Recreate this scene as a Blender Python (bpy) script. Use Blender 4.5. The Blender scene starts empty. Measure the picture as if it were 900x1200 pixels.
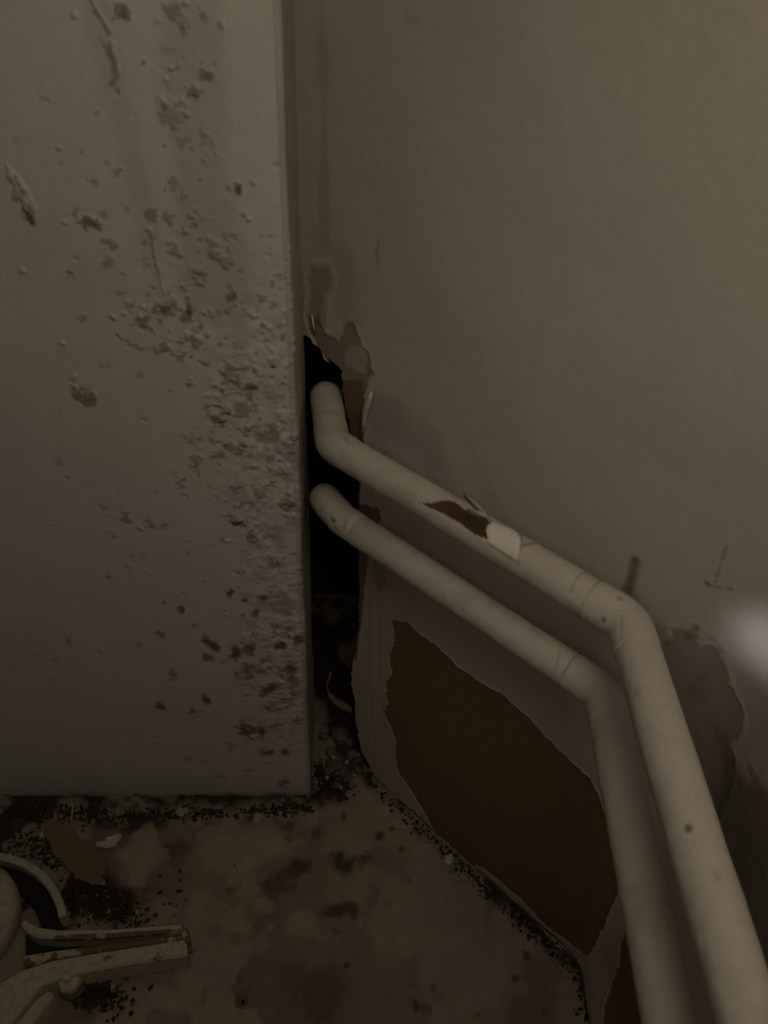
import bpy, bmesh, math, random
import numpy as np
from mathutils import Matrix, Vector

# ------------------------------------------------------------------ camera, light, exposure
H = 0.75                                   # camera height above the floor in metres
F = 900.0                                  # focal length for a 900x1200 frame
_p = math.radians(40)
_ny = 600 + F / math.tan(_p); _nx = 335 + .0344 * _ny
_dn = np.array([_nx - 450, _ny - 600, F]); _dn /= np.linalg.norm(_dn)
_x = np.cross(np.cross([-400, 346, F], [-110, 345, F]), _dn); _x /= np.linalg.norm(_x)
if _x[0] < 0: _x = -_x
_y = -np.cross(_dn, _x)
if _y[2] < 0: _y = -_y
R = np.array([_x, _y, -_dn])               # rows: the world axes seen by the camera
CAM = np.array([0, 0, H])
sc = bpy.context.scene
cd = bpy.data.cameras.new('camera'); cam = bpy.data.objects.new('camera', cd)
sc.collection.objects.link(cam); sc.camera = cam
cd.sensor_fit = 'VERTICAL'; cd.sensor_height = 36; cd.sensor_width = 27; cd.lens = 27.0
cd.clip_start = .01
cd.dof.use_dof = True; cd.dof.focus_distance = .56; cd.dof.aperture_fstop = 14.0
m4 = Matrix.Identity(4)
for i in range(3):
    m4[i][0] = R[i, 0]; m4[i][1] = -R[i, 1]; m4[i][2] = -R[i, 2]; m4[i][3] = CAM[i]
cam.matrix_world = m4

w = bpy.data.worlds.new('world'); sc.world = w; w.use_nodes = True
w.node_tree.nodes['Background'].inputs[0].default_value = (1.0, .88, .70, 1)
w.node_tree.nodes['Background'].inputs[1].default_value = .030

def area(name, loc, target, size, power, col):
    l = bpy.data.lights.new(name, 'AREA'); l.shape = 'DISK'; l.size = size; l.energy = power; l.color = col
    o = bpy.data.objects.new(name, l); sc.collection.objects.link(o)
    o.location = loc
    o.rotation_euler = (Vector(target) - Vector(loc)).to_track_quat('-Z', 'Y').to_euler()
    return o
area('room_lamp', (.12, -.03, 1.00), (.04, .40, .42), .32, 1.02, (1.0, .90, .76))
sp = bpy.data.lights.new('glow_spot', 'SPOT'); sp.energy = 1.2; sp.color = (.86, .88, 1.0)
sp.spot_size = math.radians(18); sp.spot_blend = 1.0; sp.shadow_soft_size = .01
spo = bpy.data.objects.new('glow_spot', sp); sc.collection.objects.link(spo)

fl_ = bpy.data.lights.new('wall_fill_spot', 'SPOT'); fl_.energy = .60; fl_.color = (1.0, .90, .84)  # added fill spot that lifts the middle of the right wall
fl_.spot_size = math.radians(62); fl_.spot_blend = 1.0; fl_.shadow_soft_size = .07
flo = bpy.data.objects.new('wall_fill_spot', fl_); sc.collection.objects.link(flo); flo.location = (-.10, -.06, .80)
flo.rotation_euler = (Vector((.13, .30, .50)) - flo.location).to_track_quat('-Z', 'Y').to_euler()

vs = sc.view_settings
vs.view_transform = 'Standard'; vs.look = 'None'; vs.gamma = 1; vs.use_curve_mapping = False
vs.exposure = 0.0

# ------------------------------------------------------------------ geometry of the corner
def ray(px, py): return R @ (np.array([px - 450, py - 600, F]) / F)
N1 = np.array([.70155896, .71261141, 0]); T1 = np.array([.71261141, -.70155896, 0]); D1 = .45364 * H
XC = .295 * H                               # the right wall turns towards the viewer here
YC = (D1 - N1[0] * XC) / N1[1]
S0 = T1 @ np.array([XC, YC, 0])             # s of the turn (distance along the wall run)
YP = .567 * H                               # front of the left pier
XP = -.0464 * H
def hit_floor(px, py, z=0.0):
    r = ray(px, py); return CAM + r * ((z - H) / r[2])
def hit_pier(px, py):
    r = ray(px, py); return CAM + r * (YP / r[1])
def hit_wall(px, py, off=0.0):              # -> s, z on the right wall run
    r = ray(px, py); t = (D1 - off) / (N1 @ r); p = CAM + r * t
    s = T1 @ p - S0
    if s > 0:
        t = (XC - off) / r[0]; p = CAM + r * t
        if p[1] < YC: return (YC - p[1], p[2])
    return (s, p[2])
def wall_point(s, z, off=0.0):
    c = np.array([XC, YC, 0])
    if s <= 0: p = c + T1 * s - N1 * off
    else: p = c + np.array([0, -1, 0]) * s - np.array([1, 0, 0]) * off
    return np.array([p[0], p[1], z])
def wall_px(px, py, off): 
    r = ray(px, py); t = (D1 - off) / (N1 @ r); return CAM + r * t

# ------------------------------------------------------------------ numpy noise and shapes
_rng = np.random.RandomState(7); _tab = _rng.rand(512, 512)
def vnoise(x, y, sc_, seed=0):
    x = np.asarray(x) / sc_ + seed * 17.31 + 100; y = np.asarray(y) / sc_ + seed * 9.77 + 100
    xi = np.floor(x).astype(int); yi = np.floor(y).astype(int); fx = x - xi; fy = y - yi
    fx = fx * fx * (3 - 2 * fx); fy = fy * fy * (3 - 2 * fy)
    g = lambda a, b: _tab[a % 512, b % 512]
    return (g(xi, yi) * (1 - fx) + g(xi + 1, yi) * fx) * (1 - fy) + (g(xi, yi + 1) * (1 - fx) + g(xi + 1, yi + 1) * fx) * fy
def fbm(x, y, sc_, seed=0, octv=4):
    a = 0; k = 1.0; tot = 0
    for i in range(octv):
        a = a + k * vnoise(x, y, sc_ / 2 ** i, seed + i * 3); tot += k; k *= .55
    return a / tot
def sst(a, b, x):
    t = np.clip((x - a) / (b - a), 0, 1); return t * t * (3 - 2 * t)
def sdpoly(U, V, poly):                     # signed distance, positive inside
    P = np.array(poly); d = np.full(U.shape, 1e9); ins = np.zeros(U.shape, bool)
    for i in range(len(P)):
        a = P[i]; b = P[(i + 1) % len(P)]; e = b - a
        t = np.clip(((U - a[0]) * e[0] + (V - a[1]) * e[1]) / (e @ e + 1e-12), 0, 1)
        d = np.minimum(d, (U - a[0] - t * e[0]) ** 2 + (V - a[1] - t * e[1]) ** 2)
        c = ((a[1] > V) != (b[1] > V)) & (U < (b[0] - a[0]) * (V - a[1]) / (b[1] - a[1] + 1e-12) + a[0])
        ins ^= c
    return np.where(ins, 1, -1) * np.sqrt(d)

def grid_obj(name, P, mat, attrs=None, keep=None, smooth=True, parent=None, flip=False, wrap=False):
    nv, nu = P.shape[:2]
    idx = np.arange(nv * nu).reshape(nv, nu)
    if wrap: idx = np.concatenate([idx, idx[:, :1]], 1)
    a = idx[:-1, :-1]; b = idx[:-1, 1:]; c = idx[1:, 1:]; d = idx[1:, :-1]
    Q = np.stack([a, b, c, d] if not flip else [a, d, c, b], -1).reshape(-1, 4)
    if keep is not None: Q = Q[keep.reshape(-1)]
    me = bpy.data.meshes.new(name)
    me.vertices.add(nv * nu); me.vertices.foreach_set('co', P.reshape(-1).astype(np.float32))
    me.loops.add(len(Q) * 4); me.loops.foreach_set('vertex_index', Q.reshape(-1).astype(np.int32))
    me.polygons.add(len(Q)); me.polygons.foreach_set('loop_start', np.arange(0, len(Q) * 4, 4, dtype=np.int32))
    me.polygons.foreach_set('loop_total', np.full(len(Q), 4, dtype=np.int32))
    me.update(calc_edges=True)
    me.polygons.foreach_set('use_smooth', np.full(len(Q), smooth)); 
    for k, v in (attrs or {}).items():
        at = me.attributes.new(k, 'FLOAT', 'POINT'); at.data.foreach_set('value', v.reshape(-1).astype(np.float32))
    me.materials.append(mat)
    if keep is not None:
        bm = bmesh.new(); bm.from_mesh(me)
        bmesh.ops.delete(bm, geom=[v for v in bm.verts if not v.link_faces], context='VERTS')
        bm.to_mesh(me); bm.free()
    o = bpy.data.objects.new(name, me); sc.collection.objects.link(o)
    if parent: o.parent = parent
    return o

class Field:
    """an attribute and height layer on a surface with its own metric coordinates u, v"""
    def __init__(s, u, v):
        s.u = u; s.v = v; s.U, s.V = np.meshgrid(u, v); s.a = {}
        s.h = np.zeros(s.U.shape)
    def layer(s, n):
        if n not in s.a: s.a[n] = np.zeros(s.U.shape)
        return s.a[n]
    def win(s, cu, cv, r):
        i0, i1 = np.searchsorted(s.u, [cu - r, cu + r]); j0, j1 = np.searchsorted(s.v, [cv - r, cv + r])
        return slice(j0, j1), slice(i0, i1)
    def blob(s, n, cu, cv, ru, rv, ang, k, hgt=0.0, soft=.6, seed=0, rough=1.0):
        w_ = s.win(cu, cv, max(ru, rv) * 2.2)
        U = s.U[w_]; V = s.V[w_]
        if U.size == 0: return
        c, q = math.cos(ang), math.sin(ang)
        x = (U - cu) * c + (V - cv) * q; y = -(U - cu) * q + (V - cv) * c
        m = (ru + rv) / 2
        d = np.sqrt((x / ru) ** 2 + (y / rv) ** 2) + rough * (fbm(U, V, max(m * .8, .0024), seed, 3) - .5) * 1.5
        f = sst(1.0 + soft * .5, 1.0 - soft, d)
        L = s.layer(n); L[w_] = 1 - (1 - L[w_]) * (1 - k * f)
        if hgt: s.h[w_] += hgt * f
    def poly(s, n, pts, k=1.0, edge=.0008, jag=.002, hgt=0.0, lip=0.0, seed=0, jsc=.004):
        P = np.array(pts); c = P.mean(0); r = np.abs(P - c).max() * 1.15 + .01
        w_ = s.win(c[0], c[1], r); U = s.U[w_]; V = s.V[w_]
        d = sdpoly(U, V, P) + jag * (fbm(U, V, jsc, seed, 4) - .5) * 2
        f = sst(-edge, edge, d)
        L = s.layer(n); L[w_] = 1 - (1 - L[w_]) * (1 - k * f)
        s.h[w_] += hgt * f
        if lip: s.h[w_] += lip * np.exp(-((d + edge * 1.5) / (.0016)) ** 2) * (.3 + .9 * fbm(U, V, .008, seed + 5, 2))
    def line(s, n, pts, wd, k, hgt=0.0, seed=0):
        P = np.array(pts); c = P.mean(0); r = np.abs(P - c).max() + wd * 3
        w_ = s.win(c[0], c[1], r); U = s.U[w_]; V = s.V[w_]; d = np.full(U.shape, 1e9)
        for a, b in zip(P[:-1], P[1:]):
            e = b - a; t = np.clip(((U - a[0]) * e[0] + (V - a[1]) * e[1]) / (e @ e + 1e-12), 0, 1)
            d = np.minimum(d, np.hypot(U - a[0] - t * e[0], V - a[1] - t * e[1]))
        f = sst(wd, wd * .15, d + min(wd, .0012) * (vnoise(U, V, .003, seed) - .5)) 
        L = s.layer(n); L[w_] = 1 - (1 - L[w_]) * (1 - k * f)
        s.h[w_] += hgt * f

# ------------------------------------------------------------------ materials
def mat(name, base, rough=.6, layers=(), noise=.06, nscale=60, bump=.0006, bscale=400, fine=.15, spec=.3, metal=0.0):
    m = bpy.data.materials.new(name); m.use_nodes = True; nt = m.node_tree; N = nt.nodes; L = nt.links
    b = N['Principled BSDF']; b.inputs['Roughness'].default_value = rough
    b.inputs['Specular IOR Level'].default_value = spec; b.inputs['Metallic'].default_value = metal
    tc = N.new('ShaderNodeTexCoord')
    n1 = N.new('ShaderNodeTexNoise'); n1.inputs['Scale'].default_value = nscale; n1.inputs['Detail'].default_value = 6
    L.new(tc.outputs['Object'], n1.inputs['Vector'])
    mx = N.new('ShaderNodeMix'); mx.data_type = 'RGBA'
    lo = [c * (1 - noise * 2) for c in base]; hi = [min(1, c * (1 + noise * 2)) for c in base]
    mx.inputs[6].default_value = (*lo, 1); mx.inputs[7].default_value = (*hi, 1)
    L.new(n1.outputs['Fac'], mx.inputs[0]); col = mx.outputs[2]
    for attr, c, var in layers:
        at = N.new('ShaderNodeAttribute'); at.attribute_name = attr
        n2 = N.new('ShaderNodeTexNoise'); n2.inputs['Scale'].default_value = 140; n2.inputs['Detail'].default_value = 5
        L.new(tc.outputs['Object'], n2.inputs['Vector'])
        cm = N.new('ShaderNodeMix'); cm.data_type = 'RGBA'
        cm.inputs[6].default_value = (*[x * (1 - var) for x in c], 1); cm.inputs[7].default_value = (*[x * (1 + var) for x in c], 1)
        L.new(n2.outputs['Fac'], cm.inputs[0])
        k = N.new('ShaderNodeMix'); k.data_type = 'RGBA'
        L.new(at.outputs['Fac'], k.inputs[0]); L.new(col, k.inputs[6]); L.new(cm.outputs[2], k.inputs[7]); col = k.outputs[2]
    L.new(col, b.inputs['Base Color'])
    n3 = N.new('ShaderNodeTexNoise'); n3.inputs['Scale'].default_value = bscale; n3.inputs['Detail'].default_value = 4
    L.new(tc.outputs['Object'], n3.inputs['Vector'])
    bp = N.new('ShaderNodeBump'); bp.inputs['Strength'].default_value = .6; bp.inputs['Distance'].default_value = bump
    L.new(n3.outputs['Fac'], bp.inputs['Height']); L.new(bp.outputs['Normal'], b.inputs['Normal'])
    return m
M_pier = mat('mouldy_white_paint', (.50, .465, .40), .55, (('mould', (.17, .148, .115), .3), ('dark', (.035, .028, .018), .3), ('rub_grey', (.30, .275, .23), .12), ('rust', (.13, .085, .04), .4)), noise=.03, bump=.0004)
M_wall = mat('pale_wall_paint', (.44, .392, .322), .6, (('dull', (.155, .130, .090), .35), ('raw', (.125, .072, .030), .30), ('board', (.190, .118, .058), .16), ('grime', (.05, .042, .03), .4), ('chalk', (.55, .50, .42), .1)), noise=.03, bump=.0002)
M_floor = mat('dirty_cream_floor', (.265, .218, .145), .7, (('worn', (.13, .104, .066), .3), ('stain', (.055, .041, .025), .35), ('grime', (.018, .014, .009), .5), ('pale', (.34, .28, .20), .1)), noise=.16, nscale=45, bump=.0006, bscale=260)
M_pipe = mat('cream_pipe_paint', (.44, .395, .322), .42, (('soil', (.30, .26, .19), .2), ('chip', (.075, .042, .022), .25), ('pale', (.66, .60, .50), .05), ('crack', (.12, .10, .07), .2)), noise=.03, bump=.0003, bscale=250)
M_back = mat('cavity_black', (.03, .025, .02), .95)  # colour blackened so the hole reads as unlit depth
def mottled(name, c1, c2, sc_, lo, hi):
    m = mat(name, c1, .8, noise=.2, nscale=200, bump=.0008); nt = m.node_tree; N = nt.nodes; L = nt.links; b = N['Principled BSDF']
    old = b.inputs['Base Color'].links[0].from_socket
    tc = N.new('ShaderNodeTexCoord'); n = N.new('ShaderNodeTexNoise'); n.inputs['Scale'].default_value = sc_; n.inputs['Detail'].default_value = 5
    L.new(tc.outputs['Object'], n.inputs['Vector']); rp = N.new('ShaderNodeValToRGB'); rp.color_ramp.elements[0].position = lo; rp.color_ramp.elements[1].position = hi
    L.new(n.outputs['Fac'], rp.inputs[0]); k = N.new('ShaderNodeMix'); k.data_type = 'RGBA'; L.new(rp.outputs[0], k.inputs[0]); L.new(old, k.inputs[6]); k.inputs[7].default_value = (*c2, 1)
    L.new(k.outputs[2], b.inputs['Base Color']); return m
M_rusty = mottled('rust_through_enamel', (.13, .078, .038), (.36, .31, .22), 110, .50, .58)
M_metal = mottled('chipped_cream_enamel', (.36, .32, .23), (.12, .07, .03), 90, .64, .74)
M_rust = mat('rusty_steel', (.115, .072, .038), .8, noise=.35, nscale=200, bump=.001)
M_black = mat('gap_black', (.012, .011, .010), .8, noise=.2)
M_flake = mat('paint_flake_white', (.42, .38, .31), .6, noise=.12, nscale=150)
M_flake2 = mat('paint_flake_yellowed', (.30, .26, .18), .6, noise=.15, nscale=150)
M_card = mat('brown_card', (.16, .11, .058), .8, noise=.12, nscale=90, bump=.0006)
M_dirt = mat('black_dirt', (.035, .028, .018), .95, noise=.5, nscale=120, bump=.001)
M_rubble = mat('plaster_rubble', (.13, .10, .07), .9, noise=.35, nscale=150, bump=.002, bscale=300)
M_pellet = mat('black_pellet', (.012, .010, .008), .7, noise=.2)

def struct(o): o['kind'] = 'structure'; return o
def axis(*seg):
    """non-uniform axis: (start, end, step) pieces joined"""
    out = []
    for a, b, st in seg:
        n = max(1, int(round((b - a) / st))); out.append(np.linspace(a, b, n, endpoint=False))
    return np.concatenate(out + [[seg[-1][1]]])

# ------------------------------------------------------------------ wall_left: the mouldy pier
def pp(x, y): q = hit_pier(x, y); return q[0], q[2]
RC = .0035                                   # corner radius
u = axis((-.75, -.36, .03), (-.36, .002, .0008), (.002, .093, .002))   # u<0 front, u>0 side going back
v = axis((.0, .70, .0008), (.70, 1.25, .03))
Fp = Field(u + XP, v)
rr = random.Random(3)
def pb(n, px, py, rx, ry, ang=0, k=.7, hgt=0.0, soft=.6, rough=1.0):
    a = pp(px, py); b = pp(px + 10, py); c = pp(px, py + 10)
    sx = abs(b[0] - a[0]) / 10; sy = abs(c[1] - a[1]) / 10
    Fp.blob(n, a[0], a[1], rx * sx, ry * sy, -ang, k, hgt, soft, rr.randint(0, 90), rough * 1.7)
# a broad vertical scuffed band and streaks at the top
Fp.poly('rub_grey', [pp(*q) for q in [(232, -40), (262, -40), (268, 120), (272, 230), (300, 300), (290, 400), (215, 360), (205, 220), (190, 60), (195, -40)]], .40, .006, .004, 0, 0, 3, .02)
Fp.poly('rub_grey', [pp(*q) for q in [(95, -40), (120, -40), (150, 100), (185, 260), (195, 350), (180, 340), (140, 170), (110, 60)]], .28, .004, .003, 0, 0, 5, .02)
# larger marks
for a in [(146, 16, 9, 12, .4, .75, .0004), (75, 28, 4, 3, 0, .4, 0), (128, 62, 3, 22, -.35, .6, 0), (137, 85, 5, 12, -.2, .6, .0004),
          (205, 12, 14, 12, 0, .6, .0005), (219, 32, 10, 14, 0, .55, .0006), (241, 20, 5, 8, 0, .6, 0), (196, 60, 10, 8, 0, .25, 0), (243, 88, 9, 12, .2, .85, .0006),
          (232, 108, 8, 10, 0, .85, .0006), (203, 133, 16, 20, 0, .45, .0009), (212, 168, 4, 9, -.5, .5, 0), (244, 160, 10, 9, 0, .5, .0005), (241, 187, 4, 3, 0, .5, 0),
          (205, 216, 7, 10, 0, .5, .0004), (216, 232, 7, 7, 0, .6, .0004), (281, 219, 6, 9, .4, .95, .0006), (28, 228, 9, 26, -.3, .30, .0016), (36, 254, 6, 12, -.5, .75, .0006),
          (93, 248, 5, 6, 0, .5, 0), (108, 260, 14, 7, .3, .75, .0012), (123, 252, 6, 7, 0, .5, 0), (113, 212, 8, 6, .4, .5, 0), (150, 244, 5, 6, 0, .4, 0),
          (130, 285, 11, 5, .4, .6, .0004), (129, 305, 7, 8, 0, .55, .0004), (82, 319, 7, 7, 0, .7, .0005), (180, 252, 11, 9, 0, .65, .0006), (200, 255, 7, 10, 0, .6, .0004),
          (205, 290, 9, 8, 0, .5, .0006), (215, 268, 7, 5, 0, .5, 0), (260, 300, 16, 12, .7, .6, .0006), (250, 285, 9, 7, 0, .55, .0005), (232, 320, 14, 10, 0, .45, .0005),
          (273, 347, 9, 7, 0, 1.0, .0006), (223, 365, 6, 10, .2, 1.0, .0004), (100, 373, 8, 5, 0, .55, .0004), (197, 362, 14, 9, 0, .8, .0006), (170, 378, 13, 8, .6, .7, .0006),
          (183, 365, 7, 6, 0, .6, .0005), (160, 380, 6, 4, 0, .45, 0), (190, 408, 10, 9, 0, .55, .0008), (165, 407, 10, 5, 0, .55, .0004), (232, 397, 7, 6, 0, .5, .0010),
          (142, 343, 11, 4, 0, .5, 0), (175, 345, 7, 5, 0, .45, 0), (125, 430, 8, 4, 0, .35, 0), (102, 463, 12, 15, -.4, .75, .0010), (70, 478, 5, 8, 0, .4, 0),
          (272, 436, 11, 16, -.5, .6, .0008), (296, 453, 11, 5, .2, .9, .0006), (256, 452, 5, 5, 0, .4, .0010), (285, 480, 14, 10, 0, .55, .0008), (262, 492, 16, 10, .5, .6, .0008),
          (292, 500, 11, 6, 0, .7, .0006), (322, 503, 9, 8, -.6, .7, .0008), (275, 525, 17, 8, -.4, .65, .0008), (232, 535, 13, 12, 0, .50, .0008), (228, 512, 9, 7, 0, .4, .0005),
          (255, 531, 10, 5, .4, .45, .0004), (319, 540, 6, 12, .3, .45, .0006), (276, 573, 8, 8, 0, .6, .0006), (306, 578, 12, 6, -.4, .55, .0006), (279, 612, 10, 6, 0, .9, .0010),
          (274, 606, 9, 8, 0, .5, .0010), (297, 628, 8, 7, 0, .75, .0006), (340, 590, 12, 8, 0, .75, .0008), (345, 530, 9, 16, 0, .5, .0008), (148, 606, 7, 7, 0, .7, .0008),
          (178, 613, 7, 7, 0, .6, .0004), (193, 615, 10, 4, 0, .5, .0003), (140, 576, 4, 3, 0, .3, 0), (157, 652, 6, 4, 0, .45, 0), (168, 652, 4, 4, 0, .4, 0),
          (128, 676, 4, 4, 0, .55, 0), (70, 540, 4, 5, 0, .3, 0), (253, 640, 6, 4, 0, .45, 0), (222, 648, 4, 5, 0, .4, 0), (347, 615, 5, 6, 0, .5, 0),
          (272, 693, 5, 6, 0, .85, .0004), (288, 703, 5, 4, 0, .9, .0004), (310, 700, 8, 5, .4, .85, .0005), (301, 717, 5, 6, 0, .8, .0004), (286, 721, 5, 3, 0, .7, 0),
          (214, 714, 5, 6, 0, .75, .0004), (193, 706, 3, 3, 0, .5, 0), (230, 734, 5, 4, 0, .4, 0), (189, 743, 7, 5, -.5, .55, .0003), (243, 750, 6, 6, 0, .85, .0005),
          (252, 757, 7, 7, 0, .9, .0006), (247, 770, 9, 6, 0, .7, .0006), (278, 764, 8, 10, .2, 1.0, .0008), (294, 760, 8, 8, 0, .8, .0006), (331, 756, 8, 6, -.3, .9, .0006),
          (352, 749, 8, 7, 0, .85, .0006), (291, 785, 11, 10, .4, .6, .0006), (342, 783, 9, 8, 0, .8, .0006), (320, 806, 9, 10, .5, .95, .0006), (345, 800, 10, 8, 0, .6, .0006),
          (163, 755, 4, 4, 0, .4, 0), (204, 790, 6, 6, 0, .55, .0003), (243, 819, 6, 6, 0, .95, .0005), (189, 827, 7, 6, 0, .8, .0004), (228, 833, 8, 4, -.4, .6, .0003),
          (292, 856, 11, 8, .5, .8, .0006), (309, 858, 6, 6, 0, .8, .0004), (285, 850, 6, 8, 0, .6, .0004), (323, 851, 7, 4, 0, .6, 0), (350, 844, 10, 5, 0, .6, .0004),
          (314, 882, 9, 5, .2, .75, .0004), (336, 881, 6, 4, 0, .8, .0003), (335, 917, 7, 6, 0, .7, .0004), (220, 890, 7, 4, 0, .45, 0), (260, 911, 8, 4, -.3, .35, 0),
          (320, 826, 10, 6, 0, .5, .0005), (346, 812, 6, 7, 0, .6, .0004), (82, 752, 4, 5, 0, .35, 0), (66, 775, 4, 3, 0, .3, 0), (60, 160, 4, 3, 0, .3, 0), (21, 166, 5, 4, 0, .35, 0), (53, 115, 8, 4, .5, .35, 0)]:
    x, y, rx, ry, an, k, hg = a
    warm = .55 if y > 730 else .1
    pb('mould', x, y, rx * .85, ry * .85, an, min(1, k), hg)
    if k > .7: pb('dark', x, y, rx * .62, ry * .62, an, (k - .45) * 1.15, 0)
    if y > 700: pb('rust', x, y, rx * .8, ry * .8, an, k * .55, 0)
# blistered speckle that follows the damp edge
for cx, cy, sx, sy, n, k in [(225, 300, 38, 55, 60, .40), (230, 370, 38, 32, 60, .40), (275, 470, 30, 60, 90, .42), (325, 480, 20, 110, 110, .36), (290, 600, 32, 50, 40, .35),
                             (318, 790, 26, 55, 70, .50), (210, 60, 34, 60, 36, .30), (110, 250, 40, 60, 22, .30), (200, 560, 60, 120, 26, .28), (300, 850, 40, 40, 30, .4), (345, 640, 10, 150, 60, .35), (90, 480, 60, 200, 16, .2), (335, 380, 12, 50, 20, .25)]:
    for i in range(n):
        x = rr.gauss(cx, sx); y = rr.gauss(cy, sy); r = rr.uniform(1.3, 4.2)
        if x > 356: continue
        up = rr.random()
        pb('mould', x, y, r * rr.uniform(.7, 1.5), r * rr.uniform(.7, 1.4), rr.uniform(-1, 1), k * rr.uniform(.35, 1.7), rr.uniform(.0003, .0011) * (1 if up > .45 else -.7), .7)
# long peel edges near the top and a drip line
for pts, k in [([(104, -10), (113, 8), (122, 22), (131, 38)], .65), ([(131, 50), (137, 70), (141, 88), (133, 98)], .5), ([(178, 270), (186, 310), (194, 345)], .35), ([(20, 205), (40, 236), (41, 258)], .4)]:
    Fp.line('mould', [pp(*q) for q in pts], .0016, k, .0009)
# greyer tone over the corner and the whole side face
cz = [pp(q, y)[1] for q, y in [(330, 0), (362, 945)]]
edge = sst(-.010, -.0015, Fp.U - XP + .005 * (fbm(Fp.U, Fp.V, .012, 4) - .5))
Fp.layer('rub_grey')[:] = np.maximum(Fp.layer('rub_grey'), np.where(Fp.U > XP - .0035, .62 + .5 * (fbm(Fp.U, Fp.V, .02, 8) - .5), 0))
zz = sst(.62, .45, Fp.V) * sst(.05, .2, Fp.V)
roughzone = zz * np.exp(-((Fp.U - XP + .02) / .028) ** 2)
Fp.h += roughzone * (.0030 * (fbm(Fp.U, Fp.V, .009, 11, 3) - .5) * (.3 + 1.4 * vnoise(Fp.U, Fp.V, .025, 17)))
Fp.h += .0012 * (fbm(Fp.U, Fp.V, .05, 14, 2) - .5) + .00022 * (fbm(Fp.U, Fp.V, .004, 15, 2) - .5)
Fp.layer('mould')[:] = np.maximum(Fp.layer('mould'), roughzone * .45 * sst(.52, .66, fbm(Fp.U, Fp.V, .009, 21)))
# damp dirt creeping up from the bottom edge
Fp.layer('dark')[:] = np.maximum(Fp.layer('dark'), .85 * sst(.012, .001, Fp.V + .014 * (fbm(Fp.U, Fp.V, .012, 31) - .5)))
Fp.layer('mould')[:] = np.maximum(Fp.layer('mould'), .3 * sst(.06, .0, Fp.V + .03 * (fbm(Fp.U, Fp.V, .04, 33) - .5)))
UU, VV = np.meshgrid(u, v)
L_ = math.pi / 2 * RC
ang = np.clip((UU + L_ / 2) / L_, 0, 1) * math.pi / 2
x0 = XP - RC; y0 = YP + RC
px_ = np.where(UU < -L_ / 2, x0 + (UU + L_ / 2), x0 + RC * np.sin(ang))
py_ = np.where(UU > L_ / 2, y0 + (UU - L_ / 2), y0 - RC * np.cos(ang))
nx_ = np.sin(ang); ny_ = -np.cos(ang)
wob = .0022 * (fbm(UU * 0, VV, .11, 41, 3) - .5) * sst(-.03, 0, UU)
P = np.stack([px_ + nx_ * Fp.h + wob, py_ + ny_ * Fp.h, VV + .0 * UU], -1)
P[0, :, 2] += .003 + .004 * fbm(UU[0], VV[0], .01, 50)
pier = struct(grid_obj('wall_left', P, M_pier, Fp.a))
top = bpy.data.meshes.new('pier_back')

# ------------------------------------------------------------------ wall_right with the hole, torn edge and the 135 degree turn
us = axis((-.66, -.42, .02), (-.42, .155, .0008), (.155, .9, .03))
vs_ = axis((.0, .80, .0008), (.80, 1.25, .03))
Fw = Field(us, vs_)
hw = lambda x, y: hit_wall(x, y)
def wb(n, px, py, rx, ry, ang=0, k=.7, hgt=0.0, soft=.6, rough=1.0):
    a = hw(px, py); b = hw(px + 6, py); c = hw(px, py + 6)
    sx = math.hypot(b[0] - a[0], b[1] - a[1]) / 6; sy = math.hypot(c[0] - a[0], c[1] - a[1]) / 6
    Fw.blob(n, a[0], a[1], rx * sx, ry * sy, -ang, k, hgt, soft, rr.randint(0, 90), rough)
board = [(460, 727), (478, 730), (495, 745), (510, 755), (535, 780), (560, 797), (590, 815), (620, 842), (645, 870), (665, 890), (690, 912), (700, 930), (705, 948), (715, 965),
         (714, 990), (720, 1010), (724, 1045), (718, 1060), (710, 1080), (692, 1119), (672, 1108), (640, 1086), (607, 1051), (585, 1033), (566, 1017), (545, 1012), (523, 992), (505, 968), (484, 933), (466, 905), (463, 885), (463, 868),
         (450, 835), (455, 825), (452, 805), (459, 790), (456, 768), (462, 750)]
Fw.poly('board', [hw(*q) for q in board], 1, .0006, .0022, -.0010, .0007, 2, .006)
Fw.poly('board', [hw(*q) for q in [(729, 1091), (741, 1088), (768, 1110), (800, 1260), (716, 1260), (711, 1175), (715, 1146), (722, 1129), (725, 1100)]], 1, .0006, .0018, -.0010, .0007, 6, .006)
# raw brown plaster round the hole
Fw.poly('raw', [hw(*q) for q in [(360, 372), (372, 372), (380, 392), (395, 398), (402, 385), (414, 380), (428, 412), (436, 440), (428, 458), (425, 480), (426, 520), (420, 600), (400, 600), (390, 460), (370, 420)]], .6, .0016, .004, -.0008, .0003, 12, .008)
Fw.poly('raw', [hw(*q) for q in [(398, 446), (424, 448), (426, 470), (423, 520), (400, 560), (396, 470)]], .8, .0014, .003, -.0006, 0, 13, .006)
Fw.poly('raw', [hw(*q) for q in [(362, 312), (385, 316), (388, 335), (378, 352), (376, 380), (362, 380)]], .45, .003, .004, -.0004, .0005, 14, .01)
Fw.poly('raw', [hw(*q) for q in [(415, 588), (446, 598), (440, 640), (430, 660), (424, 720), (418, 770), (410, 780), (408, 600)]], .75, .0012, .003, -.0008, .0005, 15, .006)
Fw.poly('raw', [hw(*q) for q in [(436, 655), (452, 660), (452, 690), (440, 692)]], .4, .003, .003, 0, 0, 16, .006)
Fw.poly('chalk', [hw(*q) for q in [(401, 412), (425, 402), (431, 428), (427, 440), (404, 430)]], .35, .002, .003, 0.0002, 0, 19, .008)
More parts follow.
